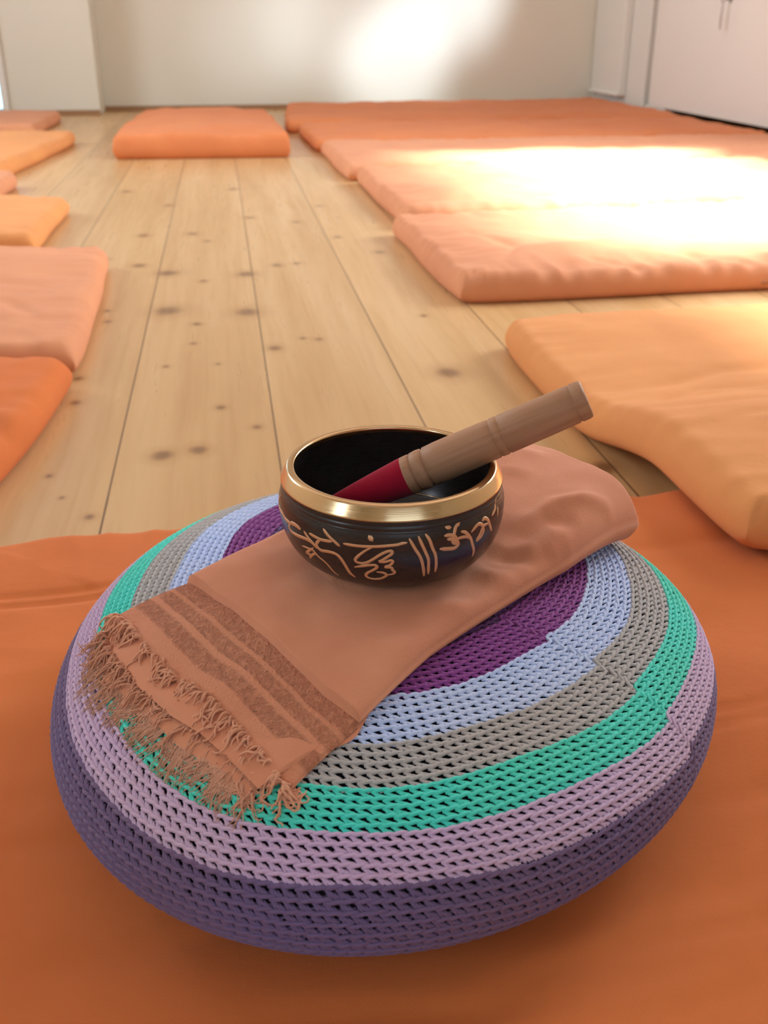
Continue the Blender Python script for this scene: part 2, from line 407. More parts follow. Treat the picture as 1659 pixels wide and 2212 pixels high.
# right-hand row, front to back
def over(x, y): return 0.049 * smooth01((1.17 - y) / 0.28)
R6C = [([(.44, 1.02), (.55, 1.10), (.75, 1.13), (1.0, 1.12)], .005, .012), ([(.46, .97), (.58, 1.00), (.8, 1.0), (1.1, .96)], .005, .012), ([(.47, .90), (.6, .93), (.8, .92)], .004, .011),
       ([(.50, 1.13), (.62, 1.19), (.95, 1.20)], .005, .014), ([(.49, 1.05), (.6, 1.08), (.72, 1.085)], .004, .009), ([(.50, .85), (.62, .87), (.9, .86)], .004, .01), ([(.47, .76), (.50, .735), (.53, .74)], .006, .006)]
mat('amber orange futon mat at the right, its corner lapping over the foreground mat', [(.412, .700), (2.25, .73), (2.25, 1.66), (.405, 1.53)], .050, M_AMBER, nu=240, nv=130, seed=2, wr=0.003, creases=R6C, raise_fn=over, corner=0.03)
R5C = [([(.50, 1.86), (.56, 2.0), (.50, 2.2)], .006, .014), ([(.42, 1.95), (.55, 1.97)], .006, .012), ([(.85, 1.95), (.98, 1.84), (1.02, 1.78)], .007, .015), ([(.66, 1.9), (.78, 1.8)], .005, .013), ([(1.15, 2.3), (1.22, 2.2)], .006, .015), ([(.9, 2.15), (.96, 2.05), (1.1, 2.0)], .005, .014), ([(.45, 1.75), (.5, 1.72), (.6, 1.75)], .005, .014)]
mat('orange futon mat on the right, half in bright sun, with bare floor in front', [(.402, 1.775), (2.3, 1.88), (2.3, 2.66), (.385, 2.485)], .052, M_ORANGE2, nu=230, nv=110, seed=3, wr=0.008, creases=R5C)
mat('orange futon mat on the right, fully in the white sun patch', [(.43, 2.51), (2.3, 2.68), (2.3, 3.50), (.405, 3.37)], .055, M_ORANGE2, nu=150, nv=80, seed=4, wr=0.010,
    creases=[([(.55, 2.9), (.66, 2.9), (.75, 2.95)], .008, .02), ([(.9, 2.7), (.95, 2.6)], .008, .02), ([(.66, 3.15), (.7, 3.0)], .006, .02), ([(1.3, 3.0), (1.5, 2.8), (1.7, 2.75)], .007, .02)])
mat('orange futon mat on the right, third from the far wall, its near side sunlit', [(.385, 3.39), (2.28, 3.52), (2.28, 4.16), (.37, 4.20)], .055, M_ORANGE2, nu=110, nv=50, seed=5, wr=0.005)
mat('shaded orange futon mat on the right, second from the far wall', [(.355, 4.22), (2.25, 4.18), (2.25, 5.04), (.345, 5.0)], .055, M_MID, nu=100, nv=50, seed=6, wr=0.006)
mat('shaded orange futon mat on the right lying along the far wall', [(.29, 5.04), (2.27, 5.08), (2.27, 6.45), (.36, 6.2)], .055, M_MID, nu=100, nv=60, seed=7, wr=0.007,
    creases=[([(.4, 5.75), (1.2, 5.8), (2.2, 5.7)], .012, .03)])
# left-hand row, front to back
mat('deep orange futon mat at the left edge, nearest to the cushion', [(-2.1, .57), (-.325, .60), (-.214, 1.430), (-2.1, 1.45)], .050, M_ORANGE, nu=190, nv=90, seed=8, wr=0.004,
    creases=[([(-.36, 1.14), (-.29, 1.16), (-.25, 1.10)], .006, .012), ([(-.4, 1.24), (-.33, 1.25), (-.27, 1.2)], .004, .012), ([(-.38, 1.05), (-.29, 1.04)], .005, .01)])
mat('peach orange futon mat on the left with creased surface and rounded near corner', [(-2.1, 1.47), (-.222, 1.445), (-.247, 2.22), (-2.1, 2.28)], .050, M_ORANGE2, nu=190, nv=80, seed=9, wr=0.004,
    creases=[([(-.5, 1.72), (-.36, 1.72), (-.30, 1.60)], .006, .012), ([(-.5, 1.62), (-.4, 1.62), (-.33, 1.56)], .004, .012), ([(-.5, 1.85), (-.4, 1.86), (-.3, 1.8)], .004, .012), ([(-.40, 1.63), (-.405, 1.56)], .004, .008)])
mat('light orange futon mat on the left standing alone with a pointed corner', [(-2.1, 2.30), (-.42, 2.33), (-.41, 2.92), (-2.1, 2.97)], .050, M_AMBER, nu=110, nv=50, seed=10, wr=0.005)
mat('small visible tip of an orange futon mat on the far left edge', [(-2.1, 3.0), (-.66, 3.02), (-.63, 3.45), (-2.1, 3.58)], .050, M_ORANGE2, nu=100, nv=40, seed=11, wr=0.005, corner=.08)
mat('wide orange futon mat on the far left with a fold across it', [(-2.15, 3.66), (-.72, 3.50), (-.60, 4.75), (-2.15, 5.05)], .055, M_AMBER, nu=100, nv=70, seed=12, wr=0.007,
    creases=[([(-1.6, 4.15), (-.9, 4.15), (-.7, 4.1)], .012, .03), ([(-1.2, 3.75), (-.8, 3.72)], .01, .04)])
mat('orange futon mat on the left nearest to the glazed door and the far wall', [(-2.15, 5.10), (-.83, 5.06), (-.82, 5.85), (-2.15, 6.05)], .055, M_ORANGE2, nu=90, nv=50, seed=13, wr=0.006)
# the folded one standing free in the middle
mat('thick folded orange futon mat standing alone in front of the far wall', [(-.42, 4.12), (.26, 4.09), (.225, 5.36), (-.375, 5.38)], .088, M_MID, nu=80, nv=90, seed=14, wr=0.008, edge=0.022, corner=0.015)

# ------------------------------------------------------------------ crocheted cushion
PC = [0.07955, 0.53354, 0.2057, 0.09809, 0.05928, 0.05001, -0.02402, 0.0268, 0.01764, -0.00042, 0.01115, 0.01944]
E1, E2 = .72, .85
def cush_surf(t, ph):
    cx, cy, Rr, zc, ht, hb, a2, b2, a3, b3, tx, ty = PC
    k = 1 + a2 * np.cos(2 * ph) + b2 * np.sin(2 * ph) + a3 * np.cos(3 * ph) + b3 * np.sin(3 * ph)
    r = Rr * np.sin(t) ** E1 * k; c = np.cos(t)
    z = zc + np.where(c > 0, ht, -hb) * np.abs(c) ** E2
    x = r * np.cos(ph); y = r * np.sin(ph)
    z = z + (tx * x + ty * y) * np.clip((c + 1) * .8, 0, 1)
    return np.stack([cx + x, cy + y, z], -1)
TT = np.linspace(.001, math.pi - .001, 800)
_sv = PC[6:10]; PC[6:10] = [0, 0, 0, 0]; _tl = PC[10:]; PC[10:] = [0, 0]
_pp = cush_surf(TT, np.zeros_like(TT)); PC[6:10] = _sv; PC[10:] = _tl
ARC = np.concatenate([[0], np.cumsum(np.linalg.norm(np.diff(_pp, axis=0), axis=1))])

def ring_s(sk, ph, jog=0.0):
    w = min(1.0, sk / 0.08)
    sh = .0135 * np.cos(ph) + .0221 * np.sin(ph) - .005 * np.cos(2 * ph) + .0045 * np.sin(2 * ph)
    sh = sh + 0.0012 * np.sin(5 * ph + sk * 30) + 0.0007 * np.sin(9 * ph - sk * 50)
    return sk + sh * w + jog * (((ph - 5.55) / (2 * math.pi)) % 1 - .5)
def cush_P(s, ph):
    return cush_surf(np.interp(s, ARC, TT), ph)
def cush_N(s, ph):
    d = .002
    ds = cush_P(s + d, ph) - cush_P(s - d, ph); dp = cush_P(s, ph + .01) - cush_P(s, ph - .01)
    n = np.cross(ds, dp); n /= np.linalg.norm(n, axis=-1, keepdims=True) + 1e-12
    return n
def cz(x, y):
    cx, cy, Rr, zc, ht, hb, a2, b2, a3, b3, tx, ty = PC
    dx, dy = x - cx, y - cy; ph = np.arctan2(dy, dx)
    k = 1 + a2 * np.cos(2 * ph) + b2 * np.sin(2 * ph) + a3 * np.cos(3 * ph) + b3 * np.sin(3 * ph)
    q = np.minimum(np.hypot(dx, dy) / (Rr * k), .985)
    return zc + ht * np.cos(np.arcsin(q ** (1 / E1))) ** E2 + (tx * dx + ty * dy)

def yarn(name, c, var):
    m = NT(name, 0.78, 0.25); v = m.coord()
    f = m.ramp(m.noise(v, 9.0, 2), [(0.35, 0.0), (0.65, 1.0)])
    m.color(m.mix(c, var, f)); m.bump(m.noise(v, 900, 2), 0.35, 0.0004)
    m.b.inputs['Sheen Weight'].default_value = 0.15; m.b.inputs['Sheen Roughness'].default_value = 0.5
    return m.m
BANDS = [('orange red', .040, .074, 7, (.42, .10, .05), (.34, .06, .06)), ('navy and plum', .074, .0925, 4, (.10, .05, .17), (.17, .035, .15)), ('purple', .0925, .1224, 6, (.24, .045, .25), (.27, .06, .27)),
         ('pale blue', .1224, .1522, 6, (.50, .62, .92), (.56, .64, .86)), ('grey', .1522, .1772, 5, (.44, .43, .43), (.46, .42, .40)),
         ('turquoise', .1772, .1991, 5, (.07, .72, .62), (.09, .68, .52)), ('pale mauve', .1991, .2215, 5, (.60, .43, .66), (.60, .44, .60)),
         ('dark violet', .2215, .2700, 9, (.165, .115, .255), (.18, .115, .22)), ('lilac', .2700, .306, 7, (.42, .27, .50), (.30, .2, .4))]
STRANDS = [  # a (along the round), b (outwards), h (mm above the surface)
    ([(-.22, .22, .45), (.08, .20, 1.05), (.42, .13, 1.45), (.78, .04, 1.45), (1.06, .04, 1.05), (1.26, .12, .4)], .00112),
    ([(-.12, .22, .2), (.03, .42, .75), (.17, .64, .95), (.30, .92, .6), (.34, 1.06, .1)], .00095),
    ([(-.02, .26, .1), (.20, .50, .55), (.44, .70, .85), (.66, .94, .65), (.72, 1.06, .1)], .00095),
    ([(.46, .58, -.1), (.60, .68, .55), (.80, .84, .80), (.98, 1.02, .2)], .00080),
    ([(-.05, .80, -.5), (.22, .84, -.2), (.5, .86, -.15), (.78, .84, -.2), (1.05, .80, -.5)], .00075)]
crochet = thing('crocheted_cushion', 'round cushion in a striped crochet cover lying on the foreground mat', 'cushion', (PC[0], PC[1], .048))
org = np.array([PC[0], PC[1], .048])
sg = np.linspace(0.0, ARC[-1] * .999, 90); pg = np.linspace(0, 2 * math.pi, 181)[:-1]
SG, PG = np.meshgrid(sg, pg, indexing='ij')
Pn = cush_P(SG, PG) - cush_N(SG, PG) * 0.0021
i, j = np.meshgrid(np.arange(89), np.arange(180), indexing='ij'); j2 = (j + 1) % 180
Q = np.stack([i * 180 + j, (i + 1) * 180 + j, (i + 1) * 180 + j2, i * 180 + j2], -1).reshape(-1, 4)
mi = NT('near_black_inner_cloth', 0.95, 0.05); mi.color((.020, .014, .022))
link('inner_cover', npmesh('inner_cover', Pn.reshape(-1, 3) - org, Q), mi.m, crochet)['label'] = 'near-black inner cover showing through the holes'
for (cn, s0, s1, rows, c1, c2) in BANDS:
    Vs, Qs, off = [], [], 0
    pitch = (s1 - s0) / rows
    for k in range(rows):
        sk = s0 + k * pitch
        rr = PC[2] * math.sin(float(np.interp(sk, ARC, TT))) ** E1
        n = max(12, int(round(2 * math.pi * rr / 0.0061)))
        idx = np.arange(n)[:, None]; ofs = (k * .37 + sk * 100) % 1
        jit = rng.normal(0, .05, (n, 1)); jb = rng.normal(0, .045, (n, 1))
        for pts, rad in STRANDS:
            A = np.array(pts); a, b, h = A[:, 0][None], A[:, 1][None], A[:, 2][None]
            ph = 2 * math.pi * (idx + a + ofs + jit) / n
            s = ring_s(sk, ph, .9 * pitch) + (b + jb) * pitch
            N = cush_N(s, ph)
            P = cush_P(s, ph) + N * ((h - .6) * .001)[..., None]
            V, Qq = tubes(P, rad * (1.0 if pitch > .0046 else .93), 0, 6, up=N, flat=0.9)
            Vs.append(V); Qs.append(Qq + off); off += len(V)
    o = link('crochet_stripe', npmesh('crochet_stripe', np.concatenate(Vs) - org, np.concatenate(Qs)), yarn(cn.replace(' ', '_') + '_yarn', c1, c2), crochet)
    o['label'] = cn + ' crocheted stripe'

# ------------------------------------------------------------------ folded shawl
SH = (.69, .295, .165)
def dome(x, y):
    dx, dy = x - PC[0], y - PC[1]; r2 = dx * dx + dy * dy
    return .1578 - .5 * r2 - 12 * r2 * r2 + PC[10] * dx + PC[11] * dy
def resample(L, n):
    L = np.array(L, float); d = np.concatenate([[0], np.cumsum(np.linalg.norm(np.diff(L, axis=0), axis=1))]); d /= d[-1]
    u = np.linspace(0, 1, n); return np.stack([np.interp(u, d, L[:, 0]), np.interp(u, d, L[:, 1])], -1)
def slab(name, rows, th, zmax_t, mtl, parent, nu=60, nv=60, under=0.0, wr=0.0, endr=(0.5, 0.5), wrinkle=None, lift=0.0, bowl=False):
    """rows: polylines across (back to front) at successive stations along the shawl; th: thickness per station"""
    RS = np.array([resample(r, 61) for r in rows]); m = len(rows)
    us = np.linspace(0, m - 1, nu); 
    us = (1 - np.cos(np.linspace(0, math.pi, nu))) / 2 * (m - 1) * .45 + us * .55
    ws = np.sin(np.linspace(-math.pi / 2, math.pi / 2, nv)) * .6 + np.linspace(-1, 1, nv) * .4
    G = np.zeros((nu, nv, 2)); TH = np.interp(us, np.arange(m), th); ST = us[:, None] * .06 + np.zeros((1, nv)); MT = np.interp(us, np.arange(m), zmax_t)
    for a, u in enumerate(us):
        i = min(int(u), m - 2); f = u - i
        row = RS[i] * (1 - f) + RS[i + 1] * f
        q = (ws + 1) / 2 * 60
        G[a, :, 0] = np.interp(q, np.arange(61), row[:, 0]); G[a, :, 1] = np.interp(q, np.arange(61), row[:, 1])
    x, y = G[..., 0], G[..., 1]
    dist_u = np.zeros((nu, nv)); dist_u[1:] = np.cumsum(np.linalg.norm(np.diff(G, axis=0), axis=2), axis=0); tot = dist_u[-1]
    dist_v = np.zeros((nu, nv)); dist_v[:, 1:] = np.cumsum(np.linalg.norm(np.diff(G, axis=1), axis=2), axis=1); totv = dist_v[:, -1:]
    zt = dome(x, y) + TH[:, None]
    zb = cz(x, y) + .0018 + under
    zb = np.maximum(zb, zt - MT[:, None]); zt = np.maximum(zt, zb + .0012)
    thk = zt - zb; rb = thk * .5 + 1e-5
    fv = np.clip(np.minimum(dist_v, totv - dist_v) / (rb * 1.15), 0, 1); fv = np.sqrt(1 - (1 - fv) ** 2)
    f0 = np.clip(dist_u / (rb * endr[0] * 2 + 1e-5), 0, 1); f0 = np.sqrt(1 - (1 - f0) ** 2)
    f1 = np.clip((tot - dist_u) / (rb * endr[1] * 2 + 1e-5), 0, 1); f1 = np.sqrt(1 - (1 - f1) ** 2)
    f = fv * f0 * f1
    ztop = zb + thk * (.45 + .55 * f); zbt = zb + thk * (.45 - .45 * f)
    if wr:
        for a in range(nu):
            for b in range(nv):
                w = noise.noise(Vector((x[a, b] * 28, y[a, b] * 40, 1.0))) * .9 + noise.noise(Vector((x[a, b] * 70, y[a, b] * 60, 5.0))) * .25
                ztop[a, b] += wr * w * f[a, b]
    if wrinkle:
        for p, d, cw in wrinkle:
            p = np.array(p, float); best = np.full(x.shape, 9.0); tb = np.zeros(x.shape)
            for i in range(len(p) - 1):
                ab = p[i + 1] - p[i]; uu = np.clip(((x - p[i, 0]) * ab[0] + (y - p[i, 1]) * ab[1]) / (ab @ ab), 0, 1)
                dd = np.hypot(x - p[i, 0] - uu * ab[0], y - p[i, 1] - uu * ab[1])
                mm = dd < best; best = np.where(mm, dd, best); tb = np.where(mm, (i + uu) / (len(p) - 1), tb)
            ztop += 1.15 * d * np.exp(-(best / cw) ** 2) * np.minimum(1, 4 * np.minimum(tb, 1 - tb) + .15) * f
    if bowl:
        rb_ = np.hypot(x - .084, y - .533); ztop = np.where(rb_ < .050, np.minimum(ztop, .1762 + np.maximum(0, rb_ - .046) * .2), ztop)
        ztop = np.where((rb_ < .046), np.maximum(ztop, .1758), ztop)
    V = np.concatenate([np.stack([x, y, ztop + lift], -1).reshape(-1, 3), np.stack([x, y, zbt + lift], -1).reshape(-1, 3)])
    n_ = nu * nv; i, j = np.meshgrid(np.arange(nu - 1), np.arange(nv - 1), indexing='ij'); a = i * nv + j
    Qt_ = np.stack([a, a + nv, a + nv + 1, a + 1], -1).reshape(-1, 4)[:, ::-1]; Qb_ = np.stack([a, a + 1, a + nv + 1, a + nv], -1).reshape(-1, 4)[:, ::-1] + n_
    ring = [j for j in range(nv)] + [i * nv + nv - 1 for i in range(1, nu)] + [(nu - 1) * nv + j for j in range(nv - 2, -1, -1)] + [i * nv for i in range(nu - 2, 0, -1)]
    Qs = np.array([(ring[k], ring[(k + 1) % len(ring)], ring[(k + 1) % len(ring)] + n_, ring[k] + n_) for k in range(len(ring))])
    me = npmesh(name, V - SO, np.concatenate([Qt_, Qb_, Qs]))
    uv = me.uv_layers.new(name='UVMap'); UVv = np.concatenate([np.stack([ST, dist_v], -1).reshape(-1, 2)] * 2)
    li = np.zeros(len(me.loops), np.int32); me.loops.foreach_get('vertex_index', li)
    uv.data.foreach_set('uv', UVv[li].astype(np.float32).ravel())
    return link(name, me, mtl, parent)

def shawl_cloth(name, stripes):
    m = NT(name, 0.85, 0.2); v = m.coord()
    f = m.ramp(m.noise(v, 14.0, 4, .6), [(.3, 0.), (.7, 1.)])
    col = m.mix(SH, (SH[0] * .88, SH[1] * .80, SH[2] * .80), f)
    h = m.noise(v, 700, 2)
    if stripes:
        tc = m.n('ShaderNodeTexCoord'); sp = m.n('ShaderNodeSeparateXYZ'); m.l(tc.outputs['UV'], sp.inputs[0])
        wob = m.math('MULTIPLY', m.math('SUBTRACT', m.noise(v, 35, 2), .5), .0025)
        u = m.math('DIVIDE', m.math('ADD', sp.outputs[0], wob), .060)
        st = m.ramp(u, [(0.0, .3), (.05, .25), (.08, .0), (.24, .0), (.28, .9), (.44, .95), (.48, .0), (.54, .0), (.57, .9), (.71, .85), (.735, .1), (.78, .1), (.81, .9), (1.0, .9)])
        mo = m.ramp(m.noise(v, 260, 3, .7), [(.35, 0.25), (.6, 1.0)])
        k = m.math('MULTIPLY', st, mo)
        col = m.mix(col, (.34, .115, .06), m.math('MULTIPLY', k, .72))
        hole = m.ramp(m.noise(v, 420, 2, .6), [(.66, 0.), (.74, 1.)])
        col = m.mix(col, (.10, .03, .018), m.math('MULTIPLY', m.math('MULTIPLY', hole, st), .7))
        h = m.math('SUBTRACT', h, m.math('MULTIPLY', k, 1.6))
        m.color(col); m.bump(h, .8, .0012)
    else:
        m.color(col); m.bump(h, .25, .0006)
    m.b.inputs['Sheen Weight'].default_value = .1
    return m.m
M_SH = shawl_cloth('terracotta_woven_cloth', False); M_SHB = shawl_cloth('terracotta_cloth_with_openwork_bands', True)
SO = np.array([.08, .50, .165])
shawl = thing('folded_shawl', 'folded terracotta shawl with frayed fringe lying across the crocheted cushion under the bowl', 'shawl', tuple(SO))
top_edge = [(-.0815, .5300), (-.0709, .5123), (-.0547, .4745), (-.0404, .4495), (-.0263, .4359), (-.011, .41), (-.0022, .3959), (.0046, .3843), (.0095, .3705)]
hem = [(-.0385, .5425), (-.0117, .50), (.0117, .4565), (.0324, .4190), (.0475, .4005)]
edge2 = [(-.0862, .5180), (-.0800, .4960), (-.062, .4581), (-.0453, .4316), (-.029, .413), (-.0150, .3930), (-.0030, .3755)]
edge3 = [(-.0872, .5120), (-.0820, .4780), (-.060, .4431), (-.0403, .4116), (-.023, .395), (-.0080, .3760)]
WR = [([(.155, .53), (.19, .555), (.225, .555), (.235, .545)], .0028, .006), ([(.15, .52), (.18, .54), (.20, .53)], -.004, .009), ([(.125, .50), (.15, .485), (.16, .47)], .003, .007),
      ([(.135, .515), (.165, .505), (.18, .51)], -.0035, .007), ([(.02, .49), (.04, .45)], -.0012, .012), ([(.17, .60), (.20, .64)], .002, .015), ([(.09, .47), (.12, .465), (.14, .475)], .0025, .007)]
slab('fabric_layer', [edge3, [(-.035, .535), (.045, .395)], [(.03, .575), (.078, .450)]], [.0040, .006, .008], [.003, .004, .004], M_SH, shawl, 30, 60)['label'] = 'lowest layer of the folded cloth'
slab('fabric_layer', [edge2, [(-.04, .536), (.043, .397)], [(.03, .575), (.078, .450)]], [.0075, .009, .010], [.0035, .004, .004], M_SH, shawl, 40, 80, under=.0025, wr=.0025, endr=(.3, .5))['label'] = 'inner layer of the folded cloth'
slab('striped_border', [top_edge, hem, [(.0, .562), (.070, .432)]], [.0125, .0125, .011], [.009, .011, .009], M_SHB, shawl, 70, 110, under=.0, wr=.0012, endr=(.25, .5))['label'] = 'border with darker openwork bands'
slab('upper_fold', [hem, [(.0249, .5838), (.0909, .4424)], [(.0843, .6285), (.1445, .4839)], [(.122, .661), (.175, .580), (.1904, .5158)], [(.1592, .695), (.2168, .650), (.2400, .602), (.2580, .576)]],
     [.0182, .0190, .0205, .036, .056], [.016, .021, .024, .036, .048], M_SH, shawl, 150, 110, wr=.0022, endr=(.08, .14), wrinkle=WR, bowl=True)

# frayed ends
def fringe(edge, n, zoff, lmin, lmax, rad, curl, mtl, spread, seed, lab):
    r = np.random.default_rng(seed); E = resample(edge, 400); k = 12
    P = np.zeros((n, k, 3)); clump = r.integers(0, 399, n // 7)
    for a in range(n):
        c = clump[r.integers(len(clump))] if r.random() < .75 else r.integers(0, 400)
        c = int(np.clip(c + r.normal(0, 5), 0, 399)); e = E[c]
        rs = np.random.default_rng(seed * 1000 + c // 9)
        base = math.atan2(-.60, -.80) + rs.normal(0, spread) + r.normal(0, .12)
        ln = r.uniform(lmin, lmax); t = np.linspace(0, 1, k); cu = rs.normal(0, curl) + r.normal(0, curl * .35)
        fq = r.uniform(1.0, 2.2); ph = r.uniform(0, 6.28)
        ang = base + cu * t + curl * .55 * np.sin(t * 6.28 * fq + ph) * t
        st = ln / (k - 1); x = e[0] + .0025 + np.cumsum(np.cos(ang)) * st; y = e[1] + .0018 + np.cumsum(np.sin(ang)) * st
        z0 = dome(e[0], e[1]) + zoff; zz = cz(x, y) + .0012 + .0012 * r.random()
        zfall = z0 - (t ** 1.3) * r.uniform(.3, 1.2) * ln * .7 + .0050 * r.random() * np.sin(t * math.pi * r.uniform(1, 2.5))
        P[a, :, 0] = x; P[a, :, 1] = y; P[a, :, 2] = np.maximum(zfall, zz)
    V, Qq = tubes(P, rad, 0, 5, taper=np.linspace(1, .45, k))
    o = link('fringe', npmesh('fringe', V - SO, Qq), mtl, shawl); o['kind'] = 'stuff'; o['label'] = lab
def fr_mat(name, c):
    m = NT(name, .85, .2); m.color(c); m.b.inputs['Sheen Weight'].default_value = .2
    return m.m
M_F1 = fr_mat('pale_terracotta_thread', (.74, .36, .22)); M_F2 = fr_mat('terracotta_thread', (.66, .32, .20)); M_F3 = fr_mat('dusty_terracotta_thread', (.60, .32, .21))
fringe([(-.034, .430), (-.015, .405), (-.001, .380)], 130, .0095, .009, .019, .00075, 1.8, M_F1, .6, 14, 'curly threads between the layers')
fringe(top_edge, 300, .0120, .009, .021, .00078, 2.0, M_F1, .55, 11, 'curly frayed threads of the top layer')
fringe(edge2, 480, .0080, .010, .020, .00058, 1.2, M_F2, .45, 12, 'frayed threads of the inner layer')
fringe(edge3, 620, .0040, .009, .020, .00040, .7, M_F3, .30, 13, 'long frayed threads of the lowest layer')

# ------------------------------------------------------------------ singing bowl
BX, BY = .084, .533
bowl = thing('singing_bowl', 'dark metal singing bowl with brass rim and engraved script standing on the folded shawl', 'bowl', (BX, BY, .1765))
PR = [(.0, .1765), (.040, .1765), (.047, .178), (.0535, .182), (.059, .188), (.0630, .196), (.0650, .205), (.0654, .2125), (.0650, .2165), (.0641, .2195)]
def spline(pts, n=6):
    P = np.array(pts, float); P = np.vstack([2 * P[0] - P[1], P, 2 * P[-1] - P[-2]]); out = []
    for i in range(1, len(P) - 2):
        for t in np.linspace(0, 1, n, endpoint=False):
            a, b, c, d = P[i - 1:i + 3]
            out.append(.5 * ((2 * b) + (-a + c) * t + (2 * a - 5 * b + 4 * c - d) * t * t + (-a + 3 * b - 3 * c + d) * t ** 3))
    out.append(P[-2]); return np.array(out)
outer = spline(PR[1:], 5)
outp = [(0, .1765)] + [tuple(v) for v in outer] + [(.0641, .2200), (.0636, .2203), (.0640, .2208), (.0638, .2228), (.0633, .2231), (.0636, .2236), (.0633, .2266)]
inn = [(.0560, .2320), (.0580, .2270), (.0600, .2200), (.0608, .2120), (.0603, .2050), (.0585, .1970), (.0550, .1890), (.0500, .1840), (.0440, .1812), (.035, .1802), (.0, .1800)]
inn = [tuple(v) for v in spline(inn, 4)]
V, Fc = lathe([(r, z - .1765) for r, z in outp + inn], 128)
mb = NT('dark_patinated_metal', .27, .5); mb.b.inputs['Metallic'].default_value = .35
vv = mb.coord(); mb.color(mb.mix((.024, .018, .019), (.036, .027, .027), mb.noise(vv, 60, 4)))
mb.l(mb.ramp(mb.noise(mb.coord((1, 1, 12)), 90, 3), [(.3, .24), (.7, .38)]), mb.b.inputs['Roughness'])
mb.b.inputs['Coat Weight'].default_value = .25; mb.b.inputs['Coat Roughness'].default_value = .2
link('bowl_body', pymesh('bowl_body', V, Fc), mb.m, bowl)['label'] = 'dark patinated bowl body'
mr = NT('brushed_brass', .2, .5); mr.b.inputs['Metallic'].default_value = 1.0
vr = mr.coord((6, 6, 900)); mr.color(mr.mix((.62, .42, .22), (.74, .52, .29), mr.noise(mr.coord(), 30, 3))); mr.bump(mr.noise(vr, 3, 3), .12, .0003)
mr.l(mr.ramp(mr.noise(vr, 2, 2), [(.3, .14), (.7, .24)]), mr.b.inputs['Roughness'])
rim = [(.0630, .2256), (.0636, .2257), (.0639, .2260), (.06385, .2264), (.0637, .2268), (.0634, .2274), (.0606, .2326), (.0602, .2332), (.0596, .2336), (.0588, .2338), (.0575, .2338), (.0566, .2337), (.0561, .2334), (.0558, .2328), (.0557, .2318), (.0562, .2300)]
V, Fc = lathe([(r, z - .1765) for r, z in rim], 128)
link('rim', pymesh('rim', V, Fc), mr.m, bowl)['label'] = 'brushed brass rim'
orr = np.array([BX, BY, .1765])
for (r0, z0_) in ((.0360, .1806), (.0300, .1804), (.0550, .1895)):
    a = np.linspace(0, 2 * math.pi, 121)
    Vt, Qt = tubes(np.stack([r0 * np.cos(a), r0 * np.sin(a), 0 * a + z0_ - .1765], -1)[None], .0007, 0, 8, flat=.5)
    link('inner_ring', npmesh('inner_ring', Vt, Qt), mr.m, bowl)['label'] = 'thin brass ring inside the bowl'
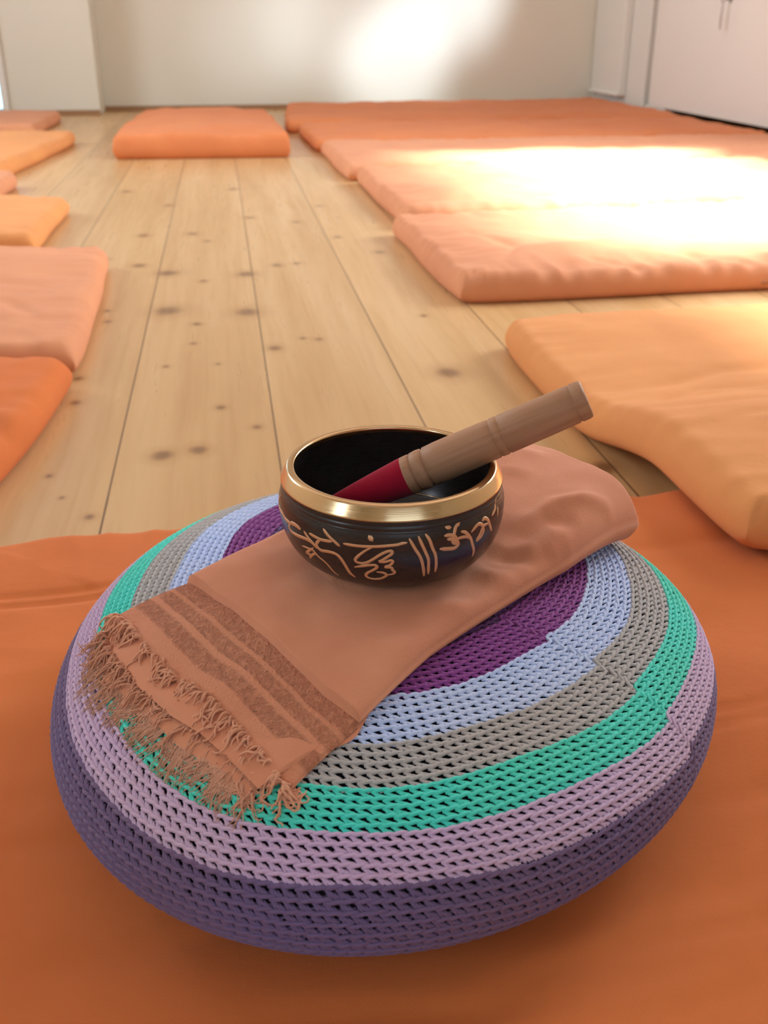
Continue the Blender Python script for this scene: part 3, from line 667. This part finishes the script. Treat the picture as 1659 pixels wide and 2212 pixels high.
STROKES = [(1.3,[(-3.093,0.2183),(-3.13,0.2108),(-2.96,0.2113),(-2.858,0.2102),(-2.746,0.2107)]),(1.4,[(-2.745,0.2112),(-2.667,0.212),(-2.591,0.2115)]),(1.2,[(-2.745,0.2112),(-2.786,0.2073),(-2.734,0.2056),(-2.635,0.206),(-2.531,0.2069),(-2.45,0.2065),(-2.397,0.204)]),(1,[(-2.537,0.2112),(-2.491,0.2087),(-2.449,0.207),(-2.402,0.2049)]),(1.1,[(-2.468,0.2115),(-2.41,0.211),(-2.347,0.2105),(-2.28,0.2109),(-2.236,0.2113)]),(1.1,[(-2.318,0.217),(-2.265,0.2142),(-2.215,0.2121),(-2.163,0.2098)]),(1.15,[(-2.347,0.2105),(-2.39,0.2074),(-2.389,0.2052),(-2.351,0.2036),(-2.273,0.2043),(-2.203,0.2041),(-2.159,0.2019),(-2.122,0.1971),(-2.096,0.1923),(-2.061,0.1896)]),(0.8,[(-2.594,0.2005),(-2.515,0.2011),(-2.45,0.2013),(-2.401,0.1985),(-2.336,0.196),(-2.301,0.1929),(-2.275,0.1894),(-2.244,0.1872)]),(0.9,[(-2.444,0.2029),(-2.515,0.1992),(-2.558,0.1966),(-2.496,0.1972),(-2.53,0.1941),(-2.452,0.1988),(-2.415,0.1992)]),(1.6,[(-1.905,0.2178),(-1.894,0.2169),(-1.882,0.2159)]),(1,[(-2.122,0.2117),(-2.064,0.2117),(-1.972,0.2118),(-1.852,0.2124),(-1.735,0.2133),(-1.671,0.2138),(-1.642,0.2144),(-1.603,0.2147)]),(1,[(-1.882,0.2118),(-1.942,0.2092),(-1.999,0.2056),(-2.027,0.2028),(-2.01,0.2013),(-1.96,0.2011),(-1.903,0.203),(-1.823,0.2072),(-1.764,0.2096),(-1.723,0.21),(-1.723,0.2083),(-1.764,0.206),(-1.806,0.2038),(-1.824,0.2032),(-1.776,0.2031),(-1.729,0.2042),(-1.714,0.203),(-1.741,0.2007),(-1.777,0.1997),(-1.723,0.1992),(-1.716,0.1977),(-1.698,0.1962),(-1.71,0.1947),(-1.766,0.1937)]),(1,[(-2.037,0.1977),(-1.981,0.1989),(-1.917,0.2002),(-1.862,0.2006),(-1.844,0.1994),(-1.876,0.1972),(-1.93,0.1946),(-1.948,0.1923),(-1.931,0.1906),(-1.88,0.1898),(-1.813,0.1908),(-1.766,0.1937),(-1.797,0.1955),(-1.846,0.1958)]),(1,[(-1.579,0.2166),(-1.534,0.2108),(-1.489,0.2056),(-1.461,0.1999),(-1.432,0.1913)]),(1,[(-1.504,0.2174),(-1.474,0.2126),(-1.441,0.2074),(-1.415,0.2029),(-1.407,0.1978),(-1.396,0.1926)]),(1,[(-1.443,0.2182),(-1.412,0.2149),(-1.386,0.2099),(-1.358,0.2056),(-1.341,0.1999),(-1.333,0.1934)]),(1.3,[(-1.259,0.2201),(-1.216,0.2192)]),(1.2,[(-1.118,0.2204),(-1.163,0.219),(-1.187,0.2157),(-1.195,0.2137)]),(1.2,[(-1.276,0.2157),(-1.222,0.2154),(-1.188,0.2136)]),(1.2,[(-1.251,0.2135),(-1.202,0.2126),(-1.158,0.2105)]),(1.4,[(-1.194,0.2154),(-1.166,0.2115),(-1.148,0.2085),(-1.182,0.2069),(-1.253,0.2076),(-1.314,0.2085)]),(1.4,[(-1.209,0.2114),(-1.171,0.2098),(-1.16,0.2127)]),(1.1,[(-1.152,0.2122),(-1.1,0.2121),(-1.051,0.2113),(-1.025,0.2101)]),(1.1,[(-1.113,0.2156),(-1.068,0.214),(-1.016,0.2099),(-0.982,0.205),(-0.946,0.2002),(-0.94,0.1962)]),(1.2,[(-1.002,0.2133),(-0.957,0.2151),(-0.91,0.2158),(-0.863,0.2138),(-0.881,0.2107),(-0.906,0.2086),(-0.931,0.2065),(-0.883,0.2072),(-0.848,0.2099),(-0.853,0.2132),(-0.775,0.213)]),(1.2,[(-0.859,0.2167),(-0.827,0.2172),(-0.784,0.2153),(-0.748,0.2109),(-0.708,0.2066)]),(1.1,[(-0.707,0.216),(-0.628,0.2182),(-0.59,0.2227)]),(1.1,[(-0.597,0.213),(-0.577,0.2173)])]
me_ = NT('engraved_gold_lines', .42, .5); me_.b.inputs['Metallic'].default_value = .55; me_.color((.72, .42, .24))
oz = np.array([p[1] for p in outp[1:]]); orad = np.array([p[0] for p in outp[1:]])
Vs, Qs, off = [], [], 0
for w, pts in STROKES:
    if len(pts) < 2: continue
    p = np.array(pts, float); p[:, 0] = np.unwrap(p[:, 0])
    p = spline(p, 4); k = len(p)
    r_ = np.interp(p[:, 1], oz, orad) + .00004
    P = np.stack([r_ * np.cos(p[:, 0]), r_ * np.sin(p[:, 0]), p[:, 1] - .1765], -1)
    dz = .0006; sl = (np.interp(p[:, 1] + dz, oz, orad) - np.interp(p[:, 1] - dz, oz, orad)) / (2 * dz)
    N = np.stack([np.cos(p[:, 0]), np.sin(p[:, 0]), -sl], -1); N /= np.linalg.norm(N, axis=1, keepdims=True)
    u = np.linspace(0, 1, k); tp = np.minimum(1, .55 + 5 * np.minimum(u, 1 - u))
    V, Qq = tubes(P[None], .00088 * w, 0, 8, up=N[None], flat=.22, taper=tp)
    Vs.append(V); Qs.append(Qq + off); off += len(V)
    for e_ in (0, -1):      # rounded stroke ends
        T_ = P[1] - P[0] if e_ == 0 else P[-1] - P[-2]; T_ /= np.linalg.norm(T_)
        sgn = -1 if e_ == 0 else 1
        cap = np.array([P[e_], P[e_] + sgn * T_ * .0003 * w, P[e_] + sgn * T_ * .00045 * w])
        V, Qq = tubes(cap[None], .00088 * w * .55, 0, 8, up=np.array([[N[e_]] * 3]), flat=.3, taper=[1, .7, .1])
        Vs.append(V); Qs.append(Qq + off); off += len(V)
link('engraving', npmesh('engraving', np.concatenate(Vs), np.concatenate(Qs)), me_.m, bowl)['label'] = 'gold engraved script and lines'

# ------------------------------------------------------------------ mallet
tip = Vector((.0425, .545, .1975)); D = Vector((.0965, -.02, .049)); Dn = D.normalized()
mallet = thing('bowl_mallet', 'wooden singing bowl mallet with a red suede tip leaning in the bowl', 'mallet', tuple(tip))
mallet.rotation_euler = Dn.to_track_quat('Z', 'Y').to_euler()
mw = NT('turned_walnut_wood', .55, .35)
g = mw.noise(mw.coord((120, 120, 6)), 1.0, 4, .6)
mw.color(mw.mix((.34, .16, .085), (.50, .28, .16), mw.ramp(g, [(.3, 0.), (.7, 1.)]))); mw.bump(g, .2, .0005)
wood = [(.0, .052), (.0095, .052), (.0108, .056), (.0113, .0575), (.0115, .060), (.0115, .0628), (.0104, .0633), (.0104, .0637), (.0116, .0643), (.0119, .068), (.0117, .0706), (.0104, .0712), (.0104, .0717), (.0117, .0725), (.0120, .080), (.0119, .095), (.0117, .108), (.0116, .1128), (.0110, .1132), (.0110, .1136), (.0116, .1143), (.0116, .1180), (.0110, .1184), (.0110, .1188), (.0116, .1195), (.0115, .135), (.0113, .150), (.0112, .1610), (.0106, .1615), (.0106, .1619), (.0112, .1627), (.0112, .1662), (.0108, .1682), (.0098, .1690), (.0, .1692)]
V, Fc = lathe(wood, 64); link('handle', pymesh('handle', V, Fc), mw.m, mallet)['label'] = 'turned brown wooden handle with grooves'
ms = NT('red_suede', .95, .1); ms.color(ms.mix((.36, .008, .028), (.28, .006, .022), ms.noise(ms.coord(), 120, 3))); ms.bump(ms.noise(ms.coord(), 900, 2), .5, .0005); ms.b.inputs['Sheen Weight'].default_value = .35
ms.b.inputs['Sheen Tint'].default_value = (1, .3, .4, 1)
sued = [(.0, -.0010), (.0030, -.0005), (.0047, .001), (.0058, .004), (.0075, .016), (.0093, .033), (.0108, .050), (.0114, .0570), (.0112, .0584), (.0100, .0586)]
V, Fc = lathe([(r, z) for r, z in spline(sued, 4)], 64); link('suede_wrap', pymesh('suede_wrap', V, Fc), ms.m, mallet)['label'] = 'red suede wrapping on the tip'
